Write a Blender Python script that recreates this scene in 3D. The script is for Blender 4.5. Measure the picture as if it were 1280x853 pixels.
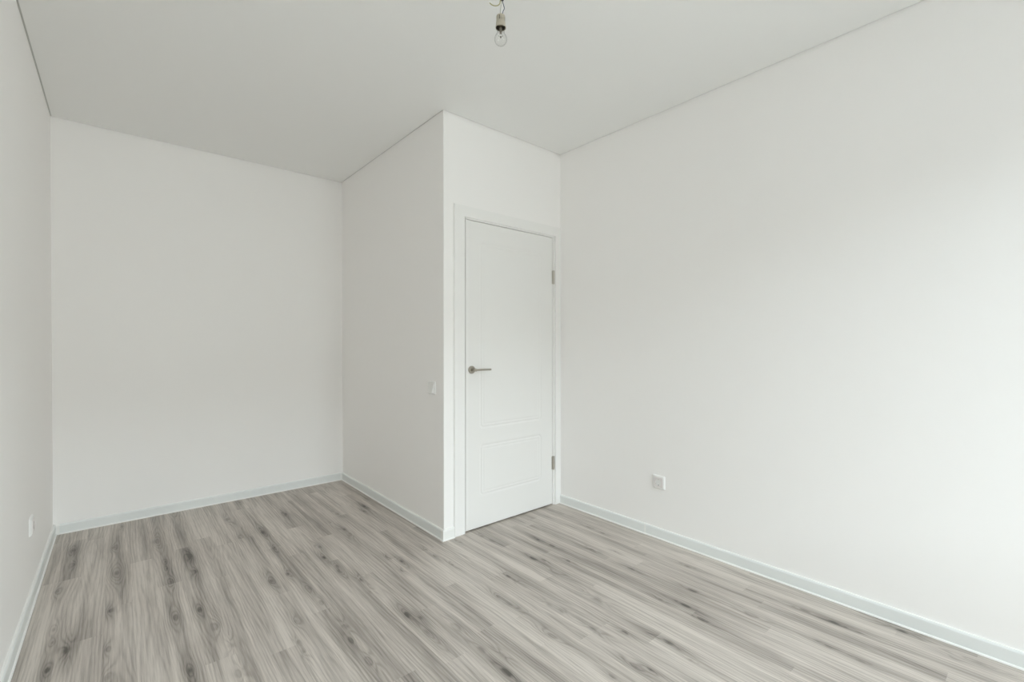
import bpy, bmesh, math, random
import numpy as np
from mathutils import Vector, Matrix

for o in list(bpy.data.objects):
    bpy.data.objects.remove(o)
S = bpy.context.scene
C = S.collection
R = math.radians

# ---------------------------------------------------------------- room sizes (metres)
XL, XP, XR = -0.318, 1.544, 2.595      # left wall, side of the partition, right wall
YB, YD, YW = 4.152, 2.4526, -1.00      # back wall, door wall, window wall
H = 2.68
WX0, WX1, WZ0, WZ1 = 0.58, 1.62, 0.80, 2.56   # window opening
BX0, BX1, BZ0 = 1.62, 2.22, 0.04              # glazed balcony door beside it, same head height

# ---------------------------------------------------------------- camera
cam_d = bpy.data.cameras.new('camera')
cam = bpy.data.objects.new('camera', cam_d); C.objects.link(cam); S.camera = cam
yaw, pitch = 0.70939, -0.00718
f = Vector((math.sin(yaw)*math.cos(pitch), math.cos(yaw)*math.cos(pitch), math.sin(pitch)))
r = Vector((math.cos(yaw), -math.sin(yaw), 0)); u = r.cross(f)
m = Matrix((r, u, -f)).transposed().to_4x4(); m.translation = (0, 0, 1.2308)
cam.matrix_world = m
cam_d.sensor_width = 36.0
cam_d.lens = 574.76*36/1280
cam_d.shift_y = 7.24/1280
cam_d.clip_start = 0.02

# ---------------------------------------------------------------- daylight
SKY, SKYLINE, GROUND, SIDE_SKY, SIDE_GROUND = 17.0, 0.285, 0.27, 0.55, 1.40   # sky strength, slope of the skyline outside, share of light below it, sideways gradients
GLOW, BAND = 0.3, 0.30   # brighter band added to the sky above the skyline
w = bpy.data.worlds.new('daylight'); S.world = w; w.use_nodes = True
nt = w.node_tree; nt.nodes.clear()
tc = nt.nodes.new('ShaderNodeTexCoord'); sp = nt.nodes.new('ShaderNodeSeparateXYZ')
nt.links.new(tc.outputs['Generated'], sp.inputs[0])
ma = nt.nodes.new('ShaderNodeMath'); ma.operation = 'MULTIPLY_ADD'; ma.inputs[1].default_value = SKYLINE
nt.links.new(sp.outputs['Y'], ma.inputs[0]); nt.links.new(sp.outputs['Z'], ma.inputs[2])
mr = nt.nodes.new('ShaderNodeMapRange'); mr.interpolation_type = 'SMOOTHSTEP'
mr.inputs['From Min'].default_value = -0.03; mr.inputs['From Max'].default_value = 0.03
nt.links.new(ma.outputs[0], mr.inputs['Value'])
mx = nt.nodes.new('ShaderNodeMix'); mx.data_type = 'RGBA'
nt.links.new(mr.outputs[0], mx.inputs['Factor'])
mx.inputs['A'].default_value = (0.93*GROUND, 1.0*GROUND, 0.99*GROUND, 1)
mx.inputs['B'].default_value = (0.89, 1.0, 1.06, 1)
bg = nt.nodes.new('ShaderNodeBackground'); bg.inputs['Strength'].default_value = SKY
# the overcast sky, and the street below it, are brighter towards +x than towards -x
sd = nt.nodes.new('ShaderNodeMix'); sd.data_type = 'FLOAT'
sd.inputs['A'].default_value = SIDE_GROUND; sd.inputs['B'].default_value = SIDE_SKY
nt.links.new(mr.outputs[0], sd.inputs['Factor'])
s1 = nt.nodes.new('ShaderNodeMath'); s1.operation = 'MULTIPLY_ADD'; s1.inputs[2].default_value = 1
nt.links.new(sp.outputs['X'], s1.inputs[0]); nt.links.new(sd.outputs['Result'], s1.inputs[1])
s2 = nt.nodes.new('ShaderNodeMath'); s2.operation = 'MULTIPLY'; s2.inputs[1].default_value = SKY; s2.use_clamp = False
s3 = nt.nodes.new('ShaderNodeMath'); s3.operation = 'MAXIMUM'; s3.inputs[1].default_value = .05
nt.links.new(s1.outputs[0], s3.inputs[0]); nt.links.new(s3.outputs[0], s2.inputs[0])
# brightness added just above the roofs opposite, to sharpen the light edge indoors
gl = nt.nodes.new('ShaderNodeMapRange'); gl.interpolation_type = 'SMOOTHSTEP'
gl.inputs['From Min'].default_value = 0.0; gl.inputs['From Max'].default_value = BAND
gl.inputs['To Min'].default_value = GLOW; gl.inputs['To Max'].default_value = 0.0
nt.links.new(ma.outputs[0], gl.inputs['Value'])
g1 = nt.nodes.new('ShaderNodeMath'); g1.operation = 'MULTIPLY_ADD'; g1.inputs[2].default_value = 1.0
nt.links.new(gl.outputs[0], g1.inputs[0]); nt.links.new(mr.outputs[0], g1.inputs[1])
g2 = nt.nodes.new('ShaderNodeMath'); g2.operation = 'MULTIPLY'
nt.links.new(s2.outputs[0], g2.inputs[0]); nt.links.new(g1.outputs[0], g2.inputs[1])
nt.links.new(g2.outputs[0], bg.inputs['Strength'])
nt.links.new(mx.outputs['Result'], bg.inputs['Color'])
wo = nt.nodes.new('ShaderNodeOutputWorld'); nt.links.new(bg.outputs[0], wo.inputs[0])

for px0, px1, pz0 in ((WX0, WX1, WZ0), (BX0, BX1, BZ0)):
    pl = bpy.data.lights.new('window_portal', 'AREA'); pl.shape = 'RECTANGLE'
    pl.size = px1-px0; pl.size_y = WZ1-pz0; pl.cycles.is_portal = True
    po = bpy.data.objects.new('window_portal', pl); C.objects.link(po)
    po.location = ((px0+px1)/2, YW-0.46, (pz0+WZ1)/2); po.rotation_euler = (R(90), 0, 0)   # faces +y, into the room

S.cycles.max_bounces = 16; S.cycles.diffuse_bounces = 14; S.cycles.glossy_bounces = 6
S.cycles.transparent_max_bounces = 16; S.cycles.transmission_bounces = 8
S.cycles.sample_clamp_indirect = 4.0
S.view_settings.view_transform = 'Standard'; S.view_settings.look = 'None'
S.view_settings.gamma = 1; S.view_settings.use_curve_mapping = False
S.view_settings.exposure = 0.0

# ---------------------------------------------------------------- materials
def srgb(c):
    return tuple(((v/255)/12.92 if v/255 <= .04045 else ((v/255+.055)/1.055)**2.4) for v in c)

def mat(name, col, rough=.5, metal=0.0, spec=.5, noise=None, bump=None, coat=0):
    """principled material; noise = (scale, amount) varies the colour, bump = (scale, strength)"""
    M = bpy.data.materials.new(name); M.use_nodes = True
    n = M.node_tree.nodes; l = M.node_tree.links
    b = n['Principled BSDF']
    b.inputs['Base Color'].default_value = (*col, 1); b.inputs['Roughness'].default_value = rough
    b.inputs['Metallic'].default_value = metal; b.inputs['Specular IOR Level'].default_value = spec
    b.inputs['Coat Weight'].default_value = coat
    t = n.new('ShaderNodeTexCoord')
    if noise:
        x = n.new('ShaderNodeTexNoise'); x.inputs['Scale'].default_value = noise[0]; x.inputs['Detail'].default_value = 4
        l.new(t.outputs['Object'], x.inputs['Vector'])
        k = n.new('ShaderNodeMix'); k.data_type = 'RGBA'
        k.inputs['A'].default_value = (*[v*(1-noise[1]) for v in col], 1)
        k.inputs['B'].default_value = (*[min(1, v*(1+noise[1])) for v in col], 1)
        l.new(x.outputs['Fac'], k.inputs['Factor']); l.new(k.outputs['Result'], b.inputs['Base Color'])
    if bump:
        x = n.new('ShaderNodeTexNoise'); x.inputs['Scale'].default_value = bump[0]; x.inputs['Detail'].default_value = 3
        l.new(t.outputs['Object'], x.inputs['Vector'])
        k = n.new('ShaderNodeBump'); k.inputs['Strength'].default_value = bump[1]; k.inputs['Distance'].default_value = .002
        l.new(x.outputs['Fac'], k.inputs['Height']); l.new(k.outputs[0], b.inputs['Normal'])
    return M

WALLC = (.939, .9245, .912)
CEILC = (.880, .880, .868)
M = {}
M['wall'] = mat('wall_paint', WALLC, .65, spec=.25, noise=(1.3, .006), bump=(220, .12))
M['ceiling'] = mat('stretch_ceiling', CEILC, .55, spec=.25, noise=(.8, .004))
M['gap'] = mat('ceiling_edge_insert', (.58, .58, .56), .6)
M['base'] = mat('skirting_plastic', (.815, .838, .829), .45, noise=(6, .01))
M['lip'] = mat('skirting_white_edge', (.88, .88, .86), .5)
M['casing'] = mat('door_casing_white', (.90, .893, .878), .5, spec=.3, noise=(2, .005))
M['door'] = mat('door_enamel', (.86, .852, .835), .42, spec=.35, noise=(1.5, .004))
M['gap_shade'] = mat('door_gap_shade', (.10, .10, .09), .8)  # near-black colour stands in for the shade round the door leaf
M['steel'] = mat('satin_nickel', (.46, .43, .38), .32, metal=1)
M['hinge'] = mat('hinge_nickel', (.58, .55, .50), .4, metal=1)
M['plastic'] = mat('white_plastic', (.85, .845, .83), .38)
M['socket'] = mat('socket_well_shaded', (.50, .45, .44), .45)  # shade of a deeper well put into this darker colour
M['insert'] = mat('socket_insert_plastic', (.82, .78, .77), .4)
M['hole'] = mat('dark_hole', (.03, .03, .03), .6)
M['brass'] = mat('contact_metal', (.55, .52, .46), .4, metal=1)
M['holder'] = mat('lamp_holder_beige', (.47, .43, .35), .6, noise=(60, .12))
M['holder_shade'] = mat('lamp_holder_shade', (.06, .05, .035), .7)  # shade inside the holder and its slots, painted as near-black
M['screw'] = mat('bulb_screw_base', (.22, .19, .14), .4, metal=1)
M['blue'] = mat('wire_blue', (.045, .06, .12), .5)
M['white_w'] = mat('wire_pale', (.45, .46, .36), .5)
M['yg'] = mat('wire_yellow_green', (.44, .41, .22), .5)
M['black'] = mat('terminal_black', (.03, .027, .025), .6)
M['tung'] = mat('filament_grey', (.25, .24, .22), .5, metal=1)
M['stem'] = mat('stem_glass', (.24, .21, .17), .35)
M['pvc'] = mat('window_pvc', (.85, .86, .86), .35)

def glass(name, tint, edge, rim=1.0, g=1.0):
    A = bpy.data.materials.new(name); A.use_nodes = True
    n = A.node_tree.nodes; l = A.node_tree.links; n.clear()
    o = n.new('ShaderNodeOutputMaterial'); mix = n.new('ShaderNodeMixShader')
    t = n.new('ShaderNodeBsdfTransparent'); lf_ = n.new('ShaderNodeLayerWeight'); lf_.inputs[0].default_value = .5
    pf = n.new('ShaderNodeMath'); pf.operation = 'POWER'; pf.inputs[1].default_value = 3.0
    cm = n.new('ShaderNodeMix'); cm.data_type = 'RGBA'
    cm.inputs['A'].default_value = (*tint, 1); cm.inputs['B'].default_value = (*[v*rim for v in tint], 1)
    l.new(lf_.outputs['Facing'], pf.inputs[0]); l.new(pf.outputs[0], cm.inputs['Factor']); l.new(cm.outputs['Result'], t.inputs[0])
    q = n.new('ShaderNodeBsdfGlossy'); q.inputs['Roughness'].default_value = .03
    q.inputs['Color'].default_value = (g, g, g, 1)
    lw = n.new('ShaderNodeLayerWeight'); lw.inputs[0].default_value = .5
    pw = n.new('ShaderNodeMath'); pw.operation = 'POWER'; pw.inputs[1].default_value = 3
    l.new(lw.outputs['Facing'], pw.inputs[0])
    fr = n.new('ShaderNodeMath'); fr.operation = 'MULTIPLY_ADD'; fr.inputs[1].default_value = edge; fr.inputs[2].default_value = .03
    l.new(pw.outputs[0], fr.inputs[0]); l.new(fr.outputs[0], mix.inputs[0]); l.new(t.outputs[0], mix.inputs[1]); l.new(q.outputs[0], mix.inputs[2])
    l.new(mix.outputs[0], o.inputs[0])
    return A
M['bulb_glass'] = glass('bulb_glass', (.975, .975, .972), .30, .60)
M['pane'] = glass('window_glass', (.985, .99, .988), 1.0)

# ---------------------------------------------------------------- mesh helpers
def link(name, me, mats=(), parent=None, smooth=False):
    o = bpy.data.objects.new(name, me); C.objects.link(o)
    for x in mats: me.materials.append(x)
    if smooth:
        for p in me.polygons: p.use_smooth = True
    if parent:
        o.parent = parent
        o.matrix_parent_inverse = Matrix.Translation(-parent.location)
    return o

def from_bm(name, bm, mats, parent=None, smooth=False):
    me = bpy.data.meshes.new(name); bm.normal_update(); bm.to_mesh(me); bm.free()
    return link(name, me, mats if isinstance(mats, (list, tuple)) else [mats], parent, smooth)

def box(bm, x0, x1, y0, y1, z0, z1, bev=0, seg=2, mi=0):
    b = bmesh.new()
    bmesh.ops.create_cube(b, size=1)
    bmesh.ops.transform(b, verts=b.verts, matrix=Matrix.Translation(((x0+x1)/2, (y0+y1)/2, (z0+z1)/2)) @ Matrix.Diagonal((x1-x0, y1-y0, z1-z0, 1)))
    if bev: bmesh.ops.bevel(b, geom=list(b.edges), offset=bev, segments=seg, affect='EDGES', profile=.5)
    merge(bm, b, mi)

def merge(bm, b, mi=0):
    for p in b.faces: p.material_index = mi
    t = bpy.data.meshes.new('tmp'); b.to_mesh(t); b.free(); bm.from_mesh(t); bpy.data.meshes.remove(t)

def lathe(bm, prof, mtx=None, n=32, cap0=True, cap1=True, mi=0):
    """prof: (radius, height) pairs turned about local z"""
    b = bmesh.new(); rings = []
    for rad, z in prof:
        rings.append([b.verts.new((rad*math.cos(2*math.pi*i/n), rad*math.sin(2*math.pi*i/n), z)) for i in range(n)])
    for a, c in zip(rings, rings[1:]):
        for i in range(n): b.faces.new((a[i], a[(i+1) % n], c[(i+1) % n], c[i]))
    if cap0: b.faces.new(rings[0][::-1])
    if cap1: b.faces.new(rings[-1])
    if mtx: bmesh.ops.transform(b, verts=b.verts, matrix=mtx)
    bmesh.ops.recalc_face_normals(b, faces=b.faces)
    merge(bm, b, mi)

def tube(bm, pts, rad, n=10, mi=0):
    pts = [Vector(p) for p in pts]
    # Catmull-Rom smoothing
    P = [pts[0]]+pts+[pts[-1]]; Q = []
    for i in range(1, len(P)-2):
        for k in range(6):
            t = k/6; a, b_, c, d = P[i-1], P[i], P[i+1], P[i+2]
            Q.append(.5*((2*b_)+(c-a)*t+(2*a-5*b_+4*c-d)*t*t+(3*b_-a-3*c+d)*t**3))
    Q.append(pts[-1])
    b = bmesh.new(); rings = []; up = Vector((.3, .5, .81))
    for i, q in enumerate(Q):
        d = (Q[min(i+1, len(Q)-1)]-Q[max(i-1, 0)]).normalized()
        s = d.cross(up).normalized(); v = s.cross(d)
        rings.append([b.verts.new(q+rad*(s*math.cos(2*math.pi*j/n)+v*math.sin(2*math.pi*j/n))) for j in range(n)])
    for a, c in zip(rings, rings[1:]):
        for j in range(n): b.faces.new((a[j], a[(j+1) % n], c[(j+1) % n], c[j]))
    b.faces.new(rings[0][::-1]); b.faces.new(rings[-1])
    bmesh.ops.recalc_face_normals(b, faces=b.faces)
    merge(bm, b, mi)

def empty(name, loc=(0, 0, 0)):
    o = bpy.data.objects.new(name, None); o.location = loc; o.empty_display_size = .05
    C.objects.link(o); return o

def tag(o, label=None, cat=None, kind=None, group=None):
    for k, v in (('label', label), ('category', cat), ('kind', kind), ('group', group)):
        if v: o[k] = v
    return o

# ---------------------------------------------------------------- floor: grey oak laminate strips
def vnoise(x, y, seed):
    """smooth value noise on a lattice, about -1..1"""
    xi = np.floor(x).astype(np.int64); yi = np.floor(y).astype(np.int64)
    fx = x-xi; fy = y-yi; fx = fx*fx*fx*(fx*(fx*6-15)+10); fy = fy*fy*fy*(fy*(fy*6-15)+10)
    def h(a, b):
        v = (a*374761393+b*668265263+seed*1274126177) & 0x7fffffff
        v = ((v ^ (v >> 13))*1103515245) & 0x7fffffff
        v = (v ^ (v >> 16)) & 0xffff
        return v/32767.5-1
    return (h(xi, yi)*(1-fx)+h(xi+1, yi)*fx)*(1-fy)+(h(xi, yi+1)*(1-fx)+h(xi+1, yi+1)*fx)*fy

# knots of the laminate decor: x, y, darkness, size
KNOTS = [(-0.206, 3.764, 0.7, 1), (-0.189, 3.522, 0.4, 0.8), (-0.021, 3.658, 0.6, 0.9), (-0.013, 3.239, 0.45, 1.7), (-0.233, 3.193, 0.7, 0.9), (0.202, 3.233, 0.6, 0.6),
         (0.2, 3.129, 0.6, 0.6), (0.208, 2.941, 0.4, 1.1), (0.176, 3.599, 0.45, 1.5), (-0.212, 2.777, 0.3, 0.9), (-0.207, 2.659, 0.5, 0.7), (-0.162, 2.556, 1, 1.2),
         (-0.206, 2.446, 0.9, 0.9), (-0.037, 2.457, 0.5, 0.8), (-0.032, 2.803, 0.7, 0.8), (-0.035, 2.248, 0.6, 1), (0.194, 2.543, 0.6, 1.1), (0.018, 4.043, 0.5, 0.7),
         (0.313, 3.226, 0.95, 1.2), (0.315, 2.987, 0.6, 1), (0.573, 3.731, 0.5, 1.3), (0.58, 3.327, 0.5, 0.8), (0.715, 3.325, 0.8, 1.2), (0.712, 3.028, 0.6, 1),
         (0.916, 3.576, 0.8, 0.9), (0.72, 4.074, 0.6, 0.8), (0.204, 2.095, 0.5, 1), (0.282, 2.545, 0.9, 0.9), (0.326, 2.351, 0.35, 1.4), (0.343, 2.16, 0.3, 1),
         (0.343, 1.957, 0.45, 1), (0.596, 2.613, 0.7, 1.2), (0.684, 2.635, 0.9, 0.9), (0.593, 2.162, 0.5, 0.8), (0.726, 2.41, 0.4, 1), (0.734, 2.242, 0.4, 0.8),
         (0.56, 2.001, 0.6, 0.7), (0.559, 1.93, 0.5, 0.7), (0.902, 2.489, 0.6, 1), (0.747, 1.976, 0.5, 1), (0.732, 1.875, 0.5, 0.9), (0.74, 1.708, 0.5, 0.9),
         (0.957, 2.322, 0.9, 1), (0.961, 2.217, 0.4, 1), (0.99, 1.885, 1, 1.1), (1.026, 1.826, 0.7, 0.8), (0.993, 1.713, 0.35, 1.5), (1.111, 1.479, 0.3, 1),
         (1.164, 2.274, 0.7, 0.6), (1.214, 2.371, 0.7, 0.9), (1.121, 1.669, 0.3, 1.2), (1.203, 3.33, 0.5, 1), (1.134, 3.025, 0.7, 0.8), (1.137, 2.934, 0.4, 0.9),
         (1.41, 3.36, 0.9, 0.8), (1.366, 3.256, 0.6, 0.7), (1.35, 4.017, 0.5, 0.9), (0.923, 2.86, 0.7, 1), (0.895, 2.703, 0.95, 1.2), (0.917, 2.552, 0.5, 1.1),
         (1.172, 2.477, 0.6, 0.6), (1.391, 2.408, 0.5, 0.6), (1.386, 2.305, 0.6, 0.7), (1.407, 2.153, 0.3, 0.7), (1.595, 2.4, 0.3, 0.8), (1.76, 2.349, 0.4, 0.8),
         (1.766, 2.247, 0.4, 0.9), (1.798, 1.911, 0.8, 1), (1.835, 1.857, 0.5, 0.6), (1.996, 2.076, 0.7, 0.6), (1.932, 1.762, 0.7, 0.6), (1.999, 1.956, 0.4, 0.8),
         (1.56, 1.853, 0.6, 0.8), (1.56, 1.796, 0.5, 0.6), (1.398, 1.735, 0.6, 0.8), (1.393, 1.644, 0.4, 1.3), (1.774, 1.719, 0.35, 1.4), (2.143, 1.769, 0.6, 0.8),
         (2.229, 1.659, 0.7, 0.5), (2.387, 1.988, 0.5, 0.7), (2.382, 1.873, 0.5, 0.6), (2.122, 1.472, 0.6, 0.7), (1.747, 1.403, 0.35, 1.3), (1.545, 1.453, 0.5, 0.9),
         (1.542, 1.531, 0.4, 0.9), (1.547, 1.269, 0.55, 1), (1.637, 1.167, 0.8, 0.7), (1.489, 1.014, 0.6, 0.8), (1.52, 0.968, 0.9, 0.7), (1.377, 1.039, 0.6, 0.6),
         (1.375, 1.355, 0.35, 1.2), (1.101, 1.313, 0.8, 1.1), (1.15, 1.396, 0.4, 0.7), (2.381, 1.288, 0.6, 0.9), (2.164, 1.143, 0.7, 1.1), (1.972, 1.205, 0.6, 0.7),
         (2.016, 1.099, 0.7, 0.9), (1.97, 0.995, 0.7, 0.7), (1.716, 1.008, 0.8, 1), (1.685, 0.897, 0.4, 0.6), (2.394, 0.606, 0.7, 0.9), (2.184, 0.571, 0.5, 0.7),
         (2.18, 0.466, 0.5, 0.8), (2.167, 0.87, 0.35, 1), (2.4, 0.724, 0.4, 0.9)]
# butt joints that show, per 0.1 m strip (strip k is centred on x = 0.1 k)
JOINTS = {-3: [3.315], -2: [3.315, 3.94], -1: [2.60], 0: [2.835], 1: [3.33], 4: [2.83], 5: [1.99], 8: [2.85, 1.545],
          10: [2.36], 11: [1.875, 3.19], 13: [2.835], 14: [1.545], 15: [1.895], 16: [1.895], 19: [1.91]}

def build_floor():
    rng = random.Random(11)
    V, F, G, K, T, U = [], [], [], [], [], []
    x_lo, x_hi, y_lo, y_hi = XL-.03, XR+.03, YW-.10, YB+.03
    kn = list(KNOTS)
    for _ in range(26): kn.append((rng.uniform(XL, XR), rng.uniform(YW, .45), rng.uniform(.4, .9), rng.uniform(.6, 1.2)))
    base = 0
    for k in range(-4, 27):
        a, b = max(x_lo, .1*k-.05), min(x_hi, .1*k+.05)
        if b-a < .001: continue
        js = list(JOINTS.get(k, []))
        if not js: js = [rng.uniform(.4, 1.0)+.43*((k*2) % 3)]
        js.sort()
        y = js[0]
        while y > y_lo:
            y -= rng.choice((.64, .86, 1.29)); js.insert(0, y)
        y = js[-1]
        while y < y_hi:
            y += rng.choice((.64, .86, 1.29)); js.append(y)
        js = [max(y_lo, min(y_hi, q)) for q in js]
        for y0, y1 in zip(js, js[1:]):
            if y1-y0 < .002: continue
            nx = 15; ny = max(2, int((y1-y0)/.011)+1)
            X, Y = np.meshgrid(np.linspace(a, b, nx), np.linspace(y0, y1, ny))
            sd = rng.randrange(1000); xc = .1*k+rng.uniform(-.02, .02)
            uu = (X-xc)/.05
            big = vnoise(X*7+sd, Y*1.1+sd, sd)
            g = 3.2*np.abs(uu+.35*vnoise(X*0+3.3, Y*1.4+sd, sd+1))**1.3+1.7*big+.5*vnoise(X*22, Y*3.0, sd+2)+.12*vnoise(X*70, Y*11, sd+4)
            dark = np.zeros_like(X)
            for kx, ky, kd, ks in kn:
                if abs(kx-.1*k) > .062 or not (y0-.12 < ky < y1+.12): continue
                sx, sy = .0105*ks, .029*ks
                wob = 1+.35*vnoise((X-kx)*60+kx*9, (Y-ky)*28, 7)
                r2 = ((X-kx)/sx)**2+((Y-ky)/sy)**2
                g = g-1.7*ks*np.exp(-((X-kx)/(.024*ks))**2-((Y-ky)/(.085*ks))**2)-.9*np.exp(-r2*.6)
                dark = np.maximum(dark, kd*np.exp(-r2*wob*.65))
                # the streak of darker wood that trails away from a knot
                r3 = ((X-kx)/(.024*ks))**2+((Y-ky)/(.13*ks))**2
                dark = np.maximum(dark, .52*kd*np.exp(-r3))
            tone = np.full_like(X, rng.uniform(-1, 1))
            # heartwood band down the middle of the strip
            heart = np.exp(-(uu+.4*vnoise(X*0+1.7, Y*1.6, sd+5))**2*2.4)*(.55+.45*vnoise(X*0+8.1, Y*1.9, sd+6))
            V.append(np.stack([X, Y, np.zeros_like(X)], -1).reshape(-1, 3))
            G.append(g.ravel()); K.append(dark.ravel()); T.append(tone.ravel()); U.append(heart.ravel())
            i = np.arange(ny*nx).reshape(ny, nx)+base
            F.append(np.stack([i[:-1, :-1], i[:-1, 1:], i[1:, 1:], i[1:, :-1]], -1).reshape(-1, 4))
            base += nx*ny
    V = np.concatenate(V); F = np.concatenate(F)
    me = bpy.data.meshes.new('floor')
    me.vertices.add(len(V)); me.vertices.foreach_set('co', V.ravel().astype(np.float32))
    me.loops.add(F.size); me.loops.foreach_set('vertex_index', F.ravel().astype(np.int32))
    me.polygons.add(len(F)); me.polygons.foreach_set('loop_start', (np.arange(len(F))*4).astype(np.int32))
    me.update(calc_edges=True); me.validate()
    for nm, d in (('grain', G), ('knot', K), ('tone', T), ('heart', U)):
        at = me.attributes.new(nm, 'FLOAT', 'POINT'); at.data.foreach_set('value', np.concatenate(d).astype(np.float32))
    A = bpy.data.materials.new('grey_oak_laminate'); A.use_nodes = True
    n = A.node_tree.nodes; l = A.node_tree.links; b = n['Principled BSDF']
    def attr(nm):
        q = n.new('ShaderNodeAttribute'); q.attribute_name = nm; return q.outputs['Fac']
    def math_(op, a, b_=None, c=None, clamp=False):
        q = n.new('ShaderNodeMath'); q.operation = op; q.use_clamp = clamp
        for i, v in enumerate((a, b_, c)):
            if v is None: continue
            if isinstance(v, (int, float)): q.inputs[i].default_value = v
            else: l.new(v, q.inputs[i])
        return q.outputs[0]
    tco = n.new('ShaderNodeTexCoord')
    def noise(sx, sy, det=3, off=0):
        q = n.new('ShaderNodeMapping'); q.inputs['Scale'].default_value = (sx, sy, 1); q.inputs['Location'].default_value = (off, off, 0)
        l.new(tco.outputs['Object'], q.inputs[0])
        z = n.new('ShaderNodeTexNoise'); z.inputs['Scale'].default_value = 1; z.inputs['Detail'].default_value = det
        l.new(q.outputs[0], z.inputs['Vector']); return z.outputs['Fac']
    g = attr('grain')
    g2 = math_('MULTIPLY_ADD', noise(90, 7, 2), .55, g)
    ring = math_('SINE', math_('MULTIPLY', g2, 2*math.pi*.95))
    ring = math_('POWER', math_('MULTIPLY_ADD', ring, .5, .5), 2.2)
    ringamt = math_('MULTIPLY', math_('MULTIPLY', ring, noise(12, 1.6, 2, 5)), RING)
    fine = math_('MULTIPLY', math_('SUBTRACT', noise(330, 9, 3), .5), FINE)
    streak = math_('MULTIPLY', math_('SUBTRACT', noise(46, 1.3, 3, 9), .5), STREAK)
    fine = math_('ADD', fine, math_('MULTIPLY', math_('SUBTRACT', noise(190, 3.5, 3, 21), .5), FINE*.6))
    streak2 = math_('MULTIPLY', math_('SUBTRACT', noise(120, 2.4, 3, 15), .5), STREAK*.7)
    streak = math_('ADD', streak, streak2)
    soft = math_('MULTIPLY', math_('SUBTRACT', noise(14, 1.0, 2, 3), .5), SOFT)
    v = math_('ADD', math_('ADD', ringamt, fine), math_('ADD', streak, soft))
    v = math_('MULTIPLY_ADD', attr('tone'), TONE, v)
    v = math_('MULTIPLY_ADD', attr('heart'), HEART, v)
    v = math_('MULTIPLY_ADD', attr('knot'), KNOT, v)
    v = math_('ADD', v, .12, clamp=True)
    ramp = n.new('ShaderNodeValToRGB'); e = ramp.color_ramp.elements
    e[0].position = 0; e[0].color = (*FLOOR_LIGHT, 1)
    e[1].position = 1; e[1].color = (*FLOOR_DARK, 1)
    q = e.new(.45); q.color = (*FLOOR_MID, 1)
    l.new(v, ramp.inputs[0]); l.new(ramp.outputs[0], b.inputs['Base Color'])
    b.inputs['Roughness'].default_value = .46; b.inputs['Specular IOR Level'].default_value = .35
    bp = n.new('ShaderNodeBump'); bp.inputs['Strength'].default_value = .15; bp.inputs['Distance'].default_value = .001
    l.new(fine, bp.inputs['Height']); l.new(bp.outputs[0], b.inputs['Normal'])
    return tag(link('floor', me, [A]), 'grey oak laminate floor with dark knots', None, 'structure')

RING, FINE, STREAK, SOFT, TONE, HEART, KNOT = .32, .52, .62, .62, .09, .34, .95
FLOOR_LIGHT, FLOOR_MID, FLOOR_DARK = (.632, .578, .526), (.380, .339, .304), (.105, .094, .082)
build_floor()

# ---------------------------------------------------------------- walls and ceiling
def struct(name, bm, mats, label=None, smooth=False, parent=None):
    return tag(from_bm(name, bm, mats, parent, smooth), label, None, 'structure')

TW = .15
GAP = .0075      # shadow gap between the stretched ceiling and the walls
WT = H+.012
b = bmesh.new(); box(b, XL-TW, XL, YW-.50, YB+TW, 0, WT); struct('wall_left', b, M['wall'], 'plain white wall on the left of the photo')
b = bmesh.new(); box(b, XL, XP+.12, YB, YB+TW, 0, WT); struct('wall_back', b, M['wall'], 'plain white wall at the far end of the alcove')
b = bmesh.new(); box(b, XR, XR+TW, YW-.50, YD+.20, 0, WT); struct('wall_right', b, M['wall'], 'large plain white wall on the right with a bright lower part')
# partition: long side plus the rounded corner that meets the door wall
b = bmesh.new()
q = .004
pts = [(XP, YB), (XP, YD+q)]+[(XP+q-q*math.cos(R(a)), YD+q-q*math.sin(R(a))) for a in (22, 45, 68)]+[(XP+q, YD), (XP+.062, YD), (XP+.062, YB)]
lo = [b.verts.new((x, y, 0)) for x, y in pts]; hi = [b.verts.new((x, y, WT)) for x, y in pts]
for i in range(len(pts)): b.faces.new((lo[i], lo[(i+1) % len(pts)], hi[(i+1) % len(pts)], hi[i]))
b.faces.new(lo[::-1]); b.faces.new(hi); bmesh.ops.recalc_face_normals(b, faces=b.faces)
struct('wall_partition', b, M['wall'], 'narrow shaded white wall between the alcove and the door')
# door wall: pier, lintel, and a closed back behind the leaf
DX0, DX1, DZ = 1.69, 2.560, 2.062
b = bmesh.new()
box(b, XP+.062, DX0, YD, YD+.16, 0, WT); box(b, DX0, XR, YD, YD+.16, DZ, WT)
box(b, DX1, XR, YD, YD+.16, 0, DZ); box(b, DX0, DX1, YD+.12, YD+.16, 0, DZ)
struct('wall_door', b, M['wall'], 'narrow white wall that holds the door')
b = bmesh.new()
TV = .48         # outer wall, deep reveal
box(b, XL, WX0, YW-TV, YW, 0, WT); box(b, BX1, XR, YW-TV, YW, 0, WT)
box(b, WX0, WX1, YW-TV, YW, 0, WZ0-.03); box(b, WX0, BX1, YW-TV, YW, WZ1, WT); box(b, BX0, BX1, YW-TV, YW, 0, BZ0)
struct('wall_window', b, M['wall'], 'white wall with the window, behind the camera')
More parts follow.
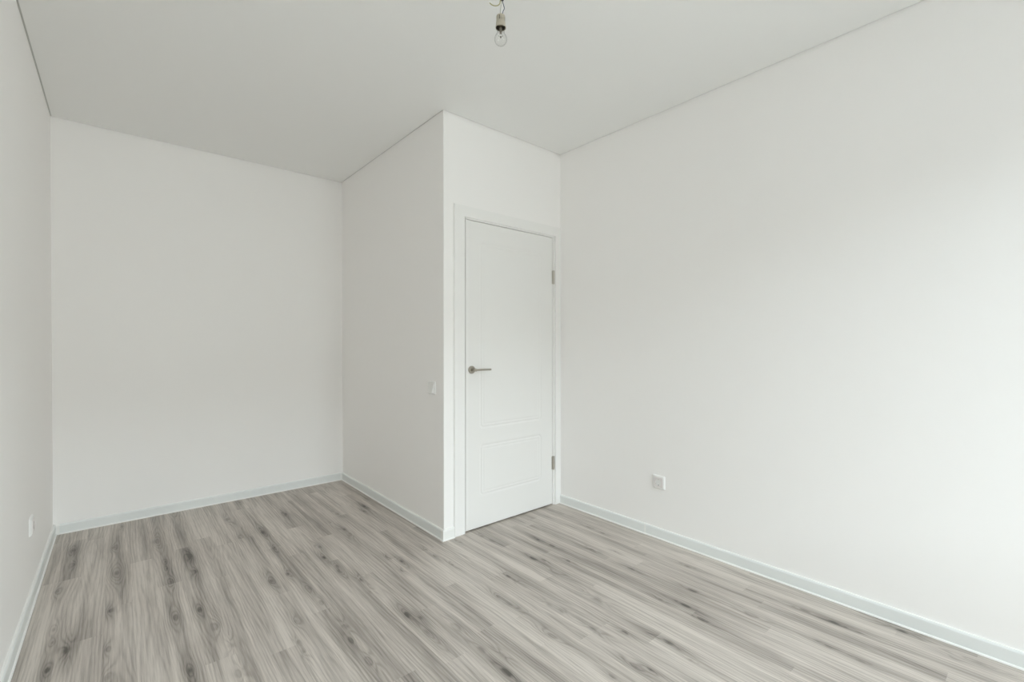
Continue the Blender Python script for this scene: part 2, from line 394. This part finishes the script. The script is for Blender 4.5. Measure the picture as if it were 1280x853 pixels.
# ceiling: one stretched sheet following the room outline, kept a few millimetres off the walls
b = bmesh.new()
g = GAP
pts = [(XL+g, YW+g), (XR-g, YW+g), (XR-g, YD-g), (XP-g, YD-g), (XP-g, YB-g), (XL+g, YB-g)]
lo = [b.verts.new((x, y, H)) for x, y in pts]; hi = [b.verts.new((x, y, H+.10)) for x, y in pts]
for i in range(6): b.faces.new((lo[i], lo[(i+1) % 6], hi[(i+1) % 6], hi[i]))
b.faces.new(lo[::-1]); b.faces.new(hi); bmesh.ops.recalc_face_normals(b, faces=b.faces)
struct('ceiling', b, M['ceiling'], 'smooth pale grey white stretched ceiling')
# grey insert that closes the gap round the edge
b = bmesh.new()
def edge(x0, x1, y0, y1): box(b, x0, x1, y0, y1, H+.004, H+.10)
edge(XL-TW, XL+g, YW-TW, YB+TW); edge(XL+g, XP-g, YB-g, YB+TW); edge(XP-g, XP+.2, YD-g, YB+TW)
edge(XP+.2, XR-g, YD-g, YD+.3); edge(XR-g, XR+TW, YW-TW, YD+.3); edge(XL+g, XR-g, YW-TW, YW+g)
struct('trim_1', b, M['gap'], 'thin grey line where the ceiling meets the walls')

# ---------------------------------------------------------------- skirting boards
BH = .066
PROF = [(0, 0), (.0180, 0), (.0186, .0010), (.0168, .0052), (.0125, .0082), (.0125, .0560), (.0112, .0605), (.0080, .0650), (.0066, .066), (0, .066)]
def skirting(name, A, B, nrm, m0, m1, label, gr=0.0, parent=None, z0=0.0):
    """profile swept from A to B on a wall facing nrm; m0/m1: slope of the mitre at each end (+1 inner corner, -1 outer, 0 square)"""
    A, B, nrm = Vector((*A, z0)), Vector((*B, z0)), Vector((*nrm, 0)); d = (B-A).normalized()
    b = bmesh.new(); ra, rb = [], []
    for t, z in PROF:
        t2 = t+gr if t > 0 else t
        z2 = z+(gr if z > .05 else 0)
        ra.append(b.verts.new(A+nrm*t2+d*(m0*t2)+Vector((0, 0, z2)))); rb.append(b.verts.new(B+nrm*t2-d*(m1*t2)+Vector((0, 0, z2))))
    N = len(PROF)
    for i in range(N):
        j = (i+1) % N
        fc = b.faces.new((ra[i], ra[j], rb[j], rb[i])); fc.material_index = 1 if (i in (1, 2, 3, 7, 8) or gr) else 0
    b.faces.new(ra[::-1]); b.faces.new(rb); bmesh.ops.recalc_face_normals(b, faces=b.faces)
    o = from_bm(name, b, [M['base'], M['lip']], parent)
    if parent is None: tag(o, label, None, 'structure')
    return o
CX0 = 1.6166     # outer edge of the door casing
bl_ = skirting('baseboard_left', (XL, YW+.02), (XL, YB), (1, 0), 0, 1, 'grey white skirting board along the left wall')
bb_ = skirting('baseboard_back', (XL, YB), (XP, YB), (0, -1), 1, 1, 'grey white skirting board along the back wall')
bp_ = skirting('baseboard_partition', (XP, YB), (XP, YD), (-1, 0), 1, -1, 'grey white skirting board along the partition')
bd_ = skirting('baseboard_door', (XP, YD), (CX0-.001, YD), (0, -1), -1, 0, 'short piece of skirting between the corner and the door casing')
br_ = skirting('baseboard_right', (XR, YD-.013), (XR, YW+.02), (-1, 0), 0, 0, 'grey white skirting board along the right wall')
# white connector pieces over the corners and the joint
skirting('corner_piece', (XL, YB-.030), (XL, YB), (1, 0), 0, 1, None, .0012, bl_)
skirting('corner_piece', (XL, YB), (XL+.030, YB), (0, -1), 1, 0, None, .0012, bb_)
skirting('corner_piece', (XP-.026, YB), (XP, YB), (0, -1), 0, 1, None, .0012, bb_)
skirting('corner_piece', (XP, YB), (XP, YB-.026), (-1, 0), 1, 0, None, .0012, bp_)
skirting('corner_piece', (XP, YD+.012), (XP, YD), (-1, 0), 0, -1, None, .0012, bp_)
skirting('corner_piece', (XP, YD), (CX0-.0015, YD), (0, -1), -1, 0, None, .0012, bd_)
skirting('joint_piece', (XR, 1.694), (XR, 1.684), (-1, 0), 0, 0, None, .0014, br_)

# ---------------------------------------------------------------- door
door = tag(empty('door_1', (2.11, YD, 0)), 'closed white panel door with a nickel lever handle', None, 'structure')
LX0, LX1, LZ0, LZ1, LY = 1.7115, 2.5165, .009, 2.034, YD+.002
def leaf():
    xs = np.linspace(LX0, LX1, 203); zs = np.linspace(LZ0, LZ1, 430)
    X, Z = np.meshgrid(xs, zs)
    d = np.zeros_like(X)
    for x0, x1, z0, z1 in ((1.834, 2.388, .672, 1.893), (1.834, 2.388, .222, .548)):
        rad = .022; cx, cz = (x0+x1)/2, (z0+z1)/2
        qx = np.abs(X-cx)-(x1-x0)/2+rad; qz = np.abs(Z-cz)-(z1-z0)/2+rad
        sd = np.hypot(np.maximum(qx, 0), np.maximum(qz, 0))+np.minimum(np.maximum(qx, qz), 0)-rad
        d += .0022*np.exp(-(sd/.0062)**2)+.0012*np.exp(-((sd+.020)/.005)**2)
    ed = np.minimum(np.minimum(X-LX0, LX1-X), LZ1-Z)
    Y = LY+d+np.where(ed < .002, .002, 0)
    ny, nx = X.shape; V = np.stack([X, Y, Z], -1).reshape(-1, 3).tolist()
    i = np.arange(ny*nx).reshape(ny, nx)
    F = np.stack([i[:-1, :-1], i[:-1, 1:], i[1:, 1:], i[1:, :-1]], -1).reshape(-1, 4).tolist()
    # sides and back
    ring = list(i[0, :])+list(i[1:, -1])+list(i[-1, -2::-1])+list(i[-2:0:-1, 0])
    ring = [int(t) for t in ring]; n0 = len(V)
    for t in ring: V.append([V[t][0], LY+.040, V[t][2]])
    L = len(ring)
    for t in range(L): F.append([ring[t], n0+t, n0+(t+1) % L, ring[(t+1) % L]])
    F.append([n0+t for t in range(L)])
    me = bpy.data.meshes.new('door_leaf'); me.from_pydata(V, [], F); me.update()
    o = link('door_leaf', me, [M['door']], door)
    for p in me.polygons[:(ny-1)*(nx-1)]: p.use_smooth = True
    return o
leaf()
b = bmesh.new()   # frame with its stop: jambs and head, seen as a thin strip round the leaf
box(b, DX0, LX0-.0055, YD, YD+.10, 0, DZ, .0015); box(b, LX1+.003, DX1, YD, YD+.10, 0, DZ, .0015)
box(b, LX0-.003, LX1+.003, YD, YD+.10, LZ1+.003, DZ, .0015)
from_bm('door_frame', b, M['casing'], door)
b = bmesh.new()   # dark filler behind the leaf, shade of the gap put into its colour
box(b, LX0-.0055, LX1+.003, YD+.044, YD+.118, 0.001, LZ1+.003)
tag(from_bm('gap_shade', b, M['gap_shade'], door), 'dark filler coloured as the shade in the gap round the door leaf')
b = bmesh.new()   # one mitred surround: two legs and a head
KX0, KX1, KZ0, KZ1 = 1.6975, 2.5325, 2.0455, 2.1163
pts = [(CX0, 0), (KX0, 0), (KX0, KZ0), (KX1, KZ0), (KX1, 0), (XR-.001, 0), (XR-.001, KZ1), (CX0, KZ1)]
fr_ = [b.verts.new((x, YD-.0125, z)) for x, z in pts]; bk_ = [b.verts.new((x, YD-.0002, z)) for x, z in pts]
front = b.faces.new(fr_); b.faces.new(bk_[::-1])
for i in range(8): b.faces.new((fr_[i], bk_[i], bk_[(i+1) % 8], fr_[(i+1) % 8]))
bmesh.ops.recalc_face_normals(b, faces=b.faces)
bmesh.ops.bevel(b, geom=list(front.edges), offset=.0028, segments=3, affect='EDGES')
from_bm('casing', b, M['casing'], door)
# hinges
for z0 in (.270, 1.682):
    b = bmesh.new(); lathe(b, [(.0052, 0), (.0066, .002), (.0066, .032), (.0058, .0325), (.0058, .0335), (.0066, .034), (.0066, .070), (.0058, .0705), (.0058, .0715), (.0066, .072), (.0066, .101), (.0052, .103)],
                           Matrix.Translation((2.5175, YD-.006, z0)), 16)
    box(b, 2.5175, 2.5315, YD-.0035, YD-.0005, z0+.001, z0+.102, .0006, 1)
    box(b, 2.5045, 2.5175, YD-.0030, YD+.0015, z0+.001, z0+.102, .0006, 1)
    tag(from_bm('hinge', b, M['hinge'], door), 'nickel hinge')
# handle
HX, HZ = 1.7575, 1.0590
rot = Matrix.Translation((HX, LY, HZ)) @ Matrix.Rotation(R(90), 4, 'X')     # local z points out of the door (-y)
b = bmesh.new()
lathe(b, [(.0255, 0), (.0258, .004), (.0252, .0075), (.0235, .0090), (.0175, .0092), (.0165, .0082), (.0120, .0082)], rot, 40)
hd = tag(from_bm('handle', b, M['steel'], door), 'round nickel rose with lever')
b = bmesh.new()
lathe(b, [(.0095, .0080), (.0088, .014), (.0080, .036), (.0084, .046), (.0090, .0515), (.0078, .0570), (.004, .0590)], rot, 24)
tube(b, [(HX+.001, LY-.0505, HZ+.0002), (HX+.030, LY-.0515, HZ+.0004), (HX+.080, LY-.0525, HZ), (HX+.1215, LY-.0515, HZ-.0006)], .0064, 14)
lv = from_bm('lever', b, M['steel'], hd, True)
hd.location = (0, 0, 0)

# ---------------------------------------------------------------- electrical fittings
def fitting(name, label, cat, pos, nrm, kind):
    """built lying in local x (width), z (height), facing -y; then turned to face nrm"""
    t = tag(empty(name, pos), label, cat)
    ang = math.atan2(nrm[0], -nrm[1])       # turn -y to nrm
    W = .0425
    def part(nm, b, mt, parent, smooth=False):
        me = bpy.data.meshes.new(nm); b.normal_update(); b.to_mesh(me); b.free()
        o = bpy.data.objects.new(nm, me); C.objects.link(o); me.materials.append(mt)
        if smooth:
            for p in me.polygons: p.use_smooth = True
        o.parent = parent; return o
    t.rotation_euler = (0, 0, ang)
    def ringed(outer, inner, mt, nm):
        # square frame with chamfered outer edge and a square or round opening
        n = 64; b = bmesh.new()
        def sq(h, rad, y):
            P = []
            for i in range(n):
                a = 2*math.pi*(i+.5)/n; c, s = math.cos(a), math.sin(a)
                k = 1/max(abs(c), abs(s)); x, z = c*k*h, s*k*h
                lim = h-rad
                if abs(x) > lim and abs(z) > lim:
                    sx, sz = math.copysign(lim, x), math.copysign(lim, z)
                    v = Vector((x-sx, z-sz)).normalized()*rad; x, z = sx+v.x, sz+v.y
                P.append(b.verts.new((x, y, z)))
            return P
        def ci(rad, y): return [b.verts.new((rad*math.cos(2*math.pi*(i+.5)/n), y, rad*math.sin(2*math.pi*(i+.5)/n))) for i in range(n)]
        rings = [sq(*o) for o in outer]+[(ci(*i) if len(i) == 2 else sq(*i)) for i in inner]
        for p, q in zip(rings, rings[1:]):
            for i in range(n): b.faces.new((p[i], p[(i+1) % n], q[(i+1) % n], q[i]))
        b.faces.new(rings[-1])
        bmesh.ops.recalc_face_normals(b, faces=b.faces)
        return b
    if kind == 'socket':
        b = ringed([(W, .005, 0), (W, .005, -.0035), (W-.0055, .006, -.0105), (W-.0085, .006, -.0110), (W-.0095, .006, -.0095)], [(W-.0105, .006, -.0095)], None, '')
        part('frame', b, M['plastic'], t)
        b = ringed([(W-.0110, .005, -.0090), (W-.0110, .005, -.0115), (W-.0120, .005, -.0125)], [(.0212, -.0128), (.0205, -.0122)], None, '')
        bmesh.ops.delete(b, geom=[q for q in b.faces if len(q.verts) > 4], context='FACES_ONLY')
        part('insert', b, M['insert'], t)
        b = bmesh.new(); lathe(b, [(.0206, .0121), (.0200, .0010), (.0060, .0009)], Matrix.Rotation(R(90), 4, 'X'), 48, False, True)
        c = part('well', b, M['socket'], t)
        b = bmesh.new()
        for x in (-.0095, .0095): lathe(b, [(.0026, 0), (.0026, .0012)], Matrix.Translation((x, -.0009, 0)) @ Matrix.Rotation(R(90), 4, 'X'), 16)
        part('pin_hole', b, M['hole'], c)
        for s in (1, -1):
            b = bmesh.new(); box(b, -.0032, .0032, -.0105, -.0008, s*.0180-.0018, s*.0180+.0018, .0006, 1)
            part('earth_clip', b, M['hole'] if s < 0 else M['brass'], c)
        part_s = bmesh.new(); lathe(part_s, [(.0022, 0), (.0020, .0006)], Matrix.Translation((0, -.0009, 0)) @ Matrix.Rotation(R(90), 4, 'X'), 12)
        part('screw', part_s, M['brass'], c)
    else:
        b = ringed([(W, .005, 0), (W, .005, -.0035), (W-.0055, .006, -.0105), (W-.0085, .006, -.0110), (W-.0095, .006, -.0085)], [(W-.0105, .006, -.0085)], None, '')
        part('frame', b, M['plastic'], t)
        h = W-.0112; b = bmesh.new()     # tilted rocker: lower edge stands proud
        vs = []
        for y in (None, -.0080):
            for x, z in ((-h, -h), (h, -h), (h, h), (-h, h)):
                yy = y if y is not None else (-.0215 if z < 0 else -.0095)
                vs.append(b.verts.new((x, yy, z)))
        for q in ((0, 1, 2, 3), (7, 6, 5, 4), (0, 4, 5, 1), (1, 5, 6, 2), (2, 6, 7, 3), (3, 7, 4, 0)): b.faces.new([vs[i] for i in q])
        bmesh.ops.recalc_face_normals(b, faces=b.faces)
        bmesh.ops.bevel(b, geom=list(b.edges), offset=.0012, segments=2, affect='EDGES')
        part('rocker', b, M['plastic'], t)
    return t
fitting('wall_socket', 'white square power socket low on the right wall, to the right of the door', 'socket', (XR, 1.5945, .3545), (-1, 0), 'socket')
fitting('wall_socket', 'white square power socket seen edge-on, low on the left wall near the back corner', 'socket', (XL, 3.14, .3655), (1, 0), 'socket')
fitting('light_switch', 'white square rocker light switch on the shaded partition wall beside the door', 'light switch', (XP, 2.588, .9450), (-1, 0), 'switch')

# ---------------------------------------------------------------- bare bulb on its wires
LXb, LYb = 1.1895, 1.4560
lamp = tag(empty('bare_bulb_lamp', (LXb, LYb, H)), 'bare clear light bulb in a beige holder hanging by thin wires from the ceiling', 'lamp')
T_ = Matrix.Translation((LXb, LYb, 0))
b = bmesh.new()   # open shell, walls with real thickness
lathe(b, [(.0030, 2.5640), (.0150, 2.5640), (.0174, 2.5620), (.0179, 2.557), (.0179, 2.540), (.0185, 2.537), (.0192, 2.528), (.0206, 2.5215), (.0210, 2.5145), (.0206, 2.5135), (.0199, 2.5145), (.0180, 2.545), (.0030, 2.5460)], T_, 40)
ho = from_bm('lamp_holder', b, M['holder'], lamp, True)
b = bmesh.new(); lathe(b, [(.0176, 2.5445), (.0196, 2.5165), (.0188, 2.5155), (.0168, 2.5445)], T_, 32, False, False)
tag(from_bm('holder_inner_shade', b, M['holder_shade'], ho, True), 'dark sleeve coloured as the shade inside the holder')
for a in (35, 125, 215, 305):   # dark strips for slots in the side, their shade put into the colour
    b = bmesh.new(); box(b, 0.0172, .0184, -.0011, .0011, 2.540, 2.557, .0003, 1)
    bmesh.ops.transform(b, verts=b.verts, matrix=T_ @ Matrix.Rotation(R(a), 4, 'Z'))
    from_bm('slot', b, M['holder_shade'], ho)
zc = 2.4690
b = bmesh.new()
prof = [(.0100, 2.5220), (.0106, 2.5110), (.0148, 2.5020)]
for i in range(3, 18):
    a = R(-10+10*i-20)
    prof.append((.0256*math.cos(R(48)-R(138)*(i-3)/14), zc+.0256*math.sin(R(48)-R(138)*(i-3)/14)))
prof[-1] = (.0006, prof[-1][1])
lathe(b, prof, T_, 40, False, True)
bu = tag(from_bm('bulb', b, M['bulb_glass'], lamp, True), 'clear glass bulb')
b = bmesh.new()
pr = [(.0108, 2.5430)]+[(.0122 if i % 2 else .0110, 2.541-.0030*i) for i in range(8)]
lathe(b, pr, T_, 28)
from_bm('screw_base', b, M['screw'], bu, True)
b = bmesh.new()
lathe(b, [(.0065, 2.514), (.0052, 2.505), (.0044, 2.497), (.0050, 2.4935), (.0026, 2.4910)], T_, 16)
from_bm('glass_stem', b, M['stem'], bu, True)
b = bmesh.new()
rgt = Vector((math.cos(yaw), -math.sin(yaw), 0)); c0 = Vector((LXb, LYb, 0))
tube(b, [c0+rgt*-.002+Vector((0, 0, 2.493)), c0+rgt*-.009+Vector((0, 0, 2.482))], .0004, 6)
tube(b, [c0+rgt*.002+Vector((0, 0, 2.493)), c0+rgt*.009+Vector((0, 0, 2.482))], .0004, 6)
tube(b, [c0+rgt*-.009+Vector((0, 0, 2.482)), c0+Vector((0, 0, 2.479)), c0+rgt*.009+Vector((0, 0, 2.482))], .0006, 6)
lathe(b, [(.0008, 2.4735), (.0032, 2.4760), (.0028, 2.4800), (.0008, 2.4820)], T_, 12)
from_bm('filament', b, M['tung'], bu)
def pt(dx, z, dy=0): return c0+rgt*dx+Vector((0, 0, z))+Vector((math.sin(yaw), math.cos(yaw), 0))*dy
b = bmesh.new(); tube(b, [pt(-.0030, 2.560), pt(-.0015, 2.585), pt(.0010, 2.605), pt(.0035, 2.628), pt(.003, 2.640)], .0011)
tag(from_bm('wire', b, M['white_w'], lamp, True), 'pale wire')
b = bmesh.new(); tube(b, [pt(.0080, 2.560), pt(.0090, 2.580), pt(.0145, 2.593), pt(.0120, 2.606), pt(.0075, 2.622), pt(.007, 2.640)], .0016)
tag(from_bm('wire', b, M['blue'], lamp, True), 'dark blue wire')
b = bmesh.new(); tube(b, [pt(-.0445, 2.6165), pt(-.034, 2.6075), pt(-.020, 2.6045), pt(-.007, 2.6095), pt(-.002, 2.625), pt(.0, H-.002)], .0020)
tag(from_bm('wire', b, M['yg'], lamp, True), 'yellow green earth wire with a free end')
b = bmesh.new(); box(b, -.0070, .0070, -.006, .006, -.011, .011, .003, 2)
bmesh.ops.transform(b, verts=b.verts, matrix=Matrix.Translation(pt(.005, 2.6370)) @ Matrix.Rotation(-yaw, 4, 'Z'))
tag(from_bm('terminal_block', b, M['black'], lamp), 'black wire connector')
b = bmesh.new(); tube(b, [pt(.003, 2.642), pt(.002, 2.66), pt(0, H+.0005)], .0028)
lathe(b, [(.022, H-.0025), (.024, H-.0005), (.024, H)], T_, 32)
tag(from_bm('cable', b, M['plastic'], lamp), 'white cable and ceiling grommet')

# ---------------------------------------------------------------- window behind the camera, the source of the daylight
YV = YW-.30      # plane of the window inside the reveal
win = tag(empty('window_1', ((WX0+WX1)/2, YV-.07, WZ0)), 'white plastic window', None, 'structure')
y0, y1 = YV-.10, YV-.03
def frame_bm(x0, x1, z0, z1, t, ya, yb):
    b = bmesh.new()
    box(b, x0, x0+t, ya, yb, z0, z1, .003); box(b, x1-t, x1, ya, yb, z0, z1, .003)
    box(b, x0+t, x1-t, ya, yb, z0, z0+t, .003); box(b, x0+t, x1-t, ya, yb, z1-t, z1, .003)
    return b
from_bm('window_frame', frame_bm(WX0, WX1, WZ0, WZ1, .045, y0, y1), M['pvc'], win)
xm = (WX0+WX1)/2
for xa, xb in ((WX0+.042, xm), (xm, WX1-.042)):
    sa = from_bm('sash', frame_bm(xa, xb, WZ0+.042, WZ1-.042, .05, y0+.010, y1+.012), M['pvc'], win)
    b = bmesh.new(); box(b, xa+.047, xb-.047, YV-.064, YV-.058, WZ0+.089, WZ1-.089); from_bm('pane', b, M['pane'], sa)
b = bmesh.new(); box(b, WX0-.05, WX1-.001, YW+.001, YW+.12, WZ0-.03, WZ0, .004); box(b, WX0+.002, WX1-.002, YV-.10, YW+.002, WZ0-.03, WZ0); from_bm('window_sill', b, M['pvc'], win)
b = bmesh.new(); box(b, xm-.014, xm+.014, YV-.020, YV-.010, 1.45, 1.52, .003); box(b, xm-.009, xm+.009, YV+.012, YV+.026, 1.37, 1.50, .004); box(b, xm-.007, xm+.007, YV-.012, YV+.014, 1.482, 1.498, .002)
from_bm('window_handle', b, M['pvc'], win)
# balcony door: frame, glazed leaf, handle
bal = tag(empty('door_2', ((BX0+BX1)/2, YV-.07, BZ0)), 'white glazed balcony door beside the window', None, 'structure')
from_bm('door_frame', frame_bm(BX0, BX1, BZ0, WZ1, .045, y0, y1), M['pvc'], bal)
lf = from_bm('door_leaf', frame_bm(BX0+.042, BX1-.042, BZ0+.042, WZ1-.042, .07, y0+.010, y1+.012), M['pvc'], bal)
b = bmesh.new(); box(b, BX0+.108, BX1-.108, YV-.064, YV-.058, BZ0+.108, WZ1-.108); from_bm('pane', b, M['pane'], lf)
b = bmesh.new(); box(b, BX0+.060, BX0+.088, YV-.019, YV-.009, 1.05, 1.12, .003); box(b, BX0+.065, BX0+.083, YV+.012, YV+.026, .97, 1.10, .004); box(b, BX0+.067, BX0+.081, YV-.012, YV+.014, 1.082, 1.098, .002)
from_bm('handle', b, M['pvc'], lf)
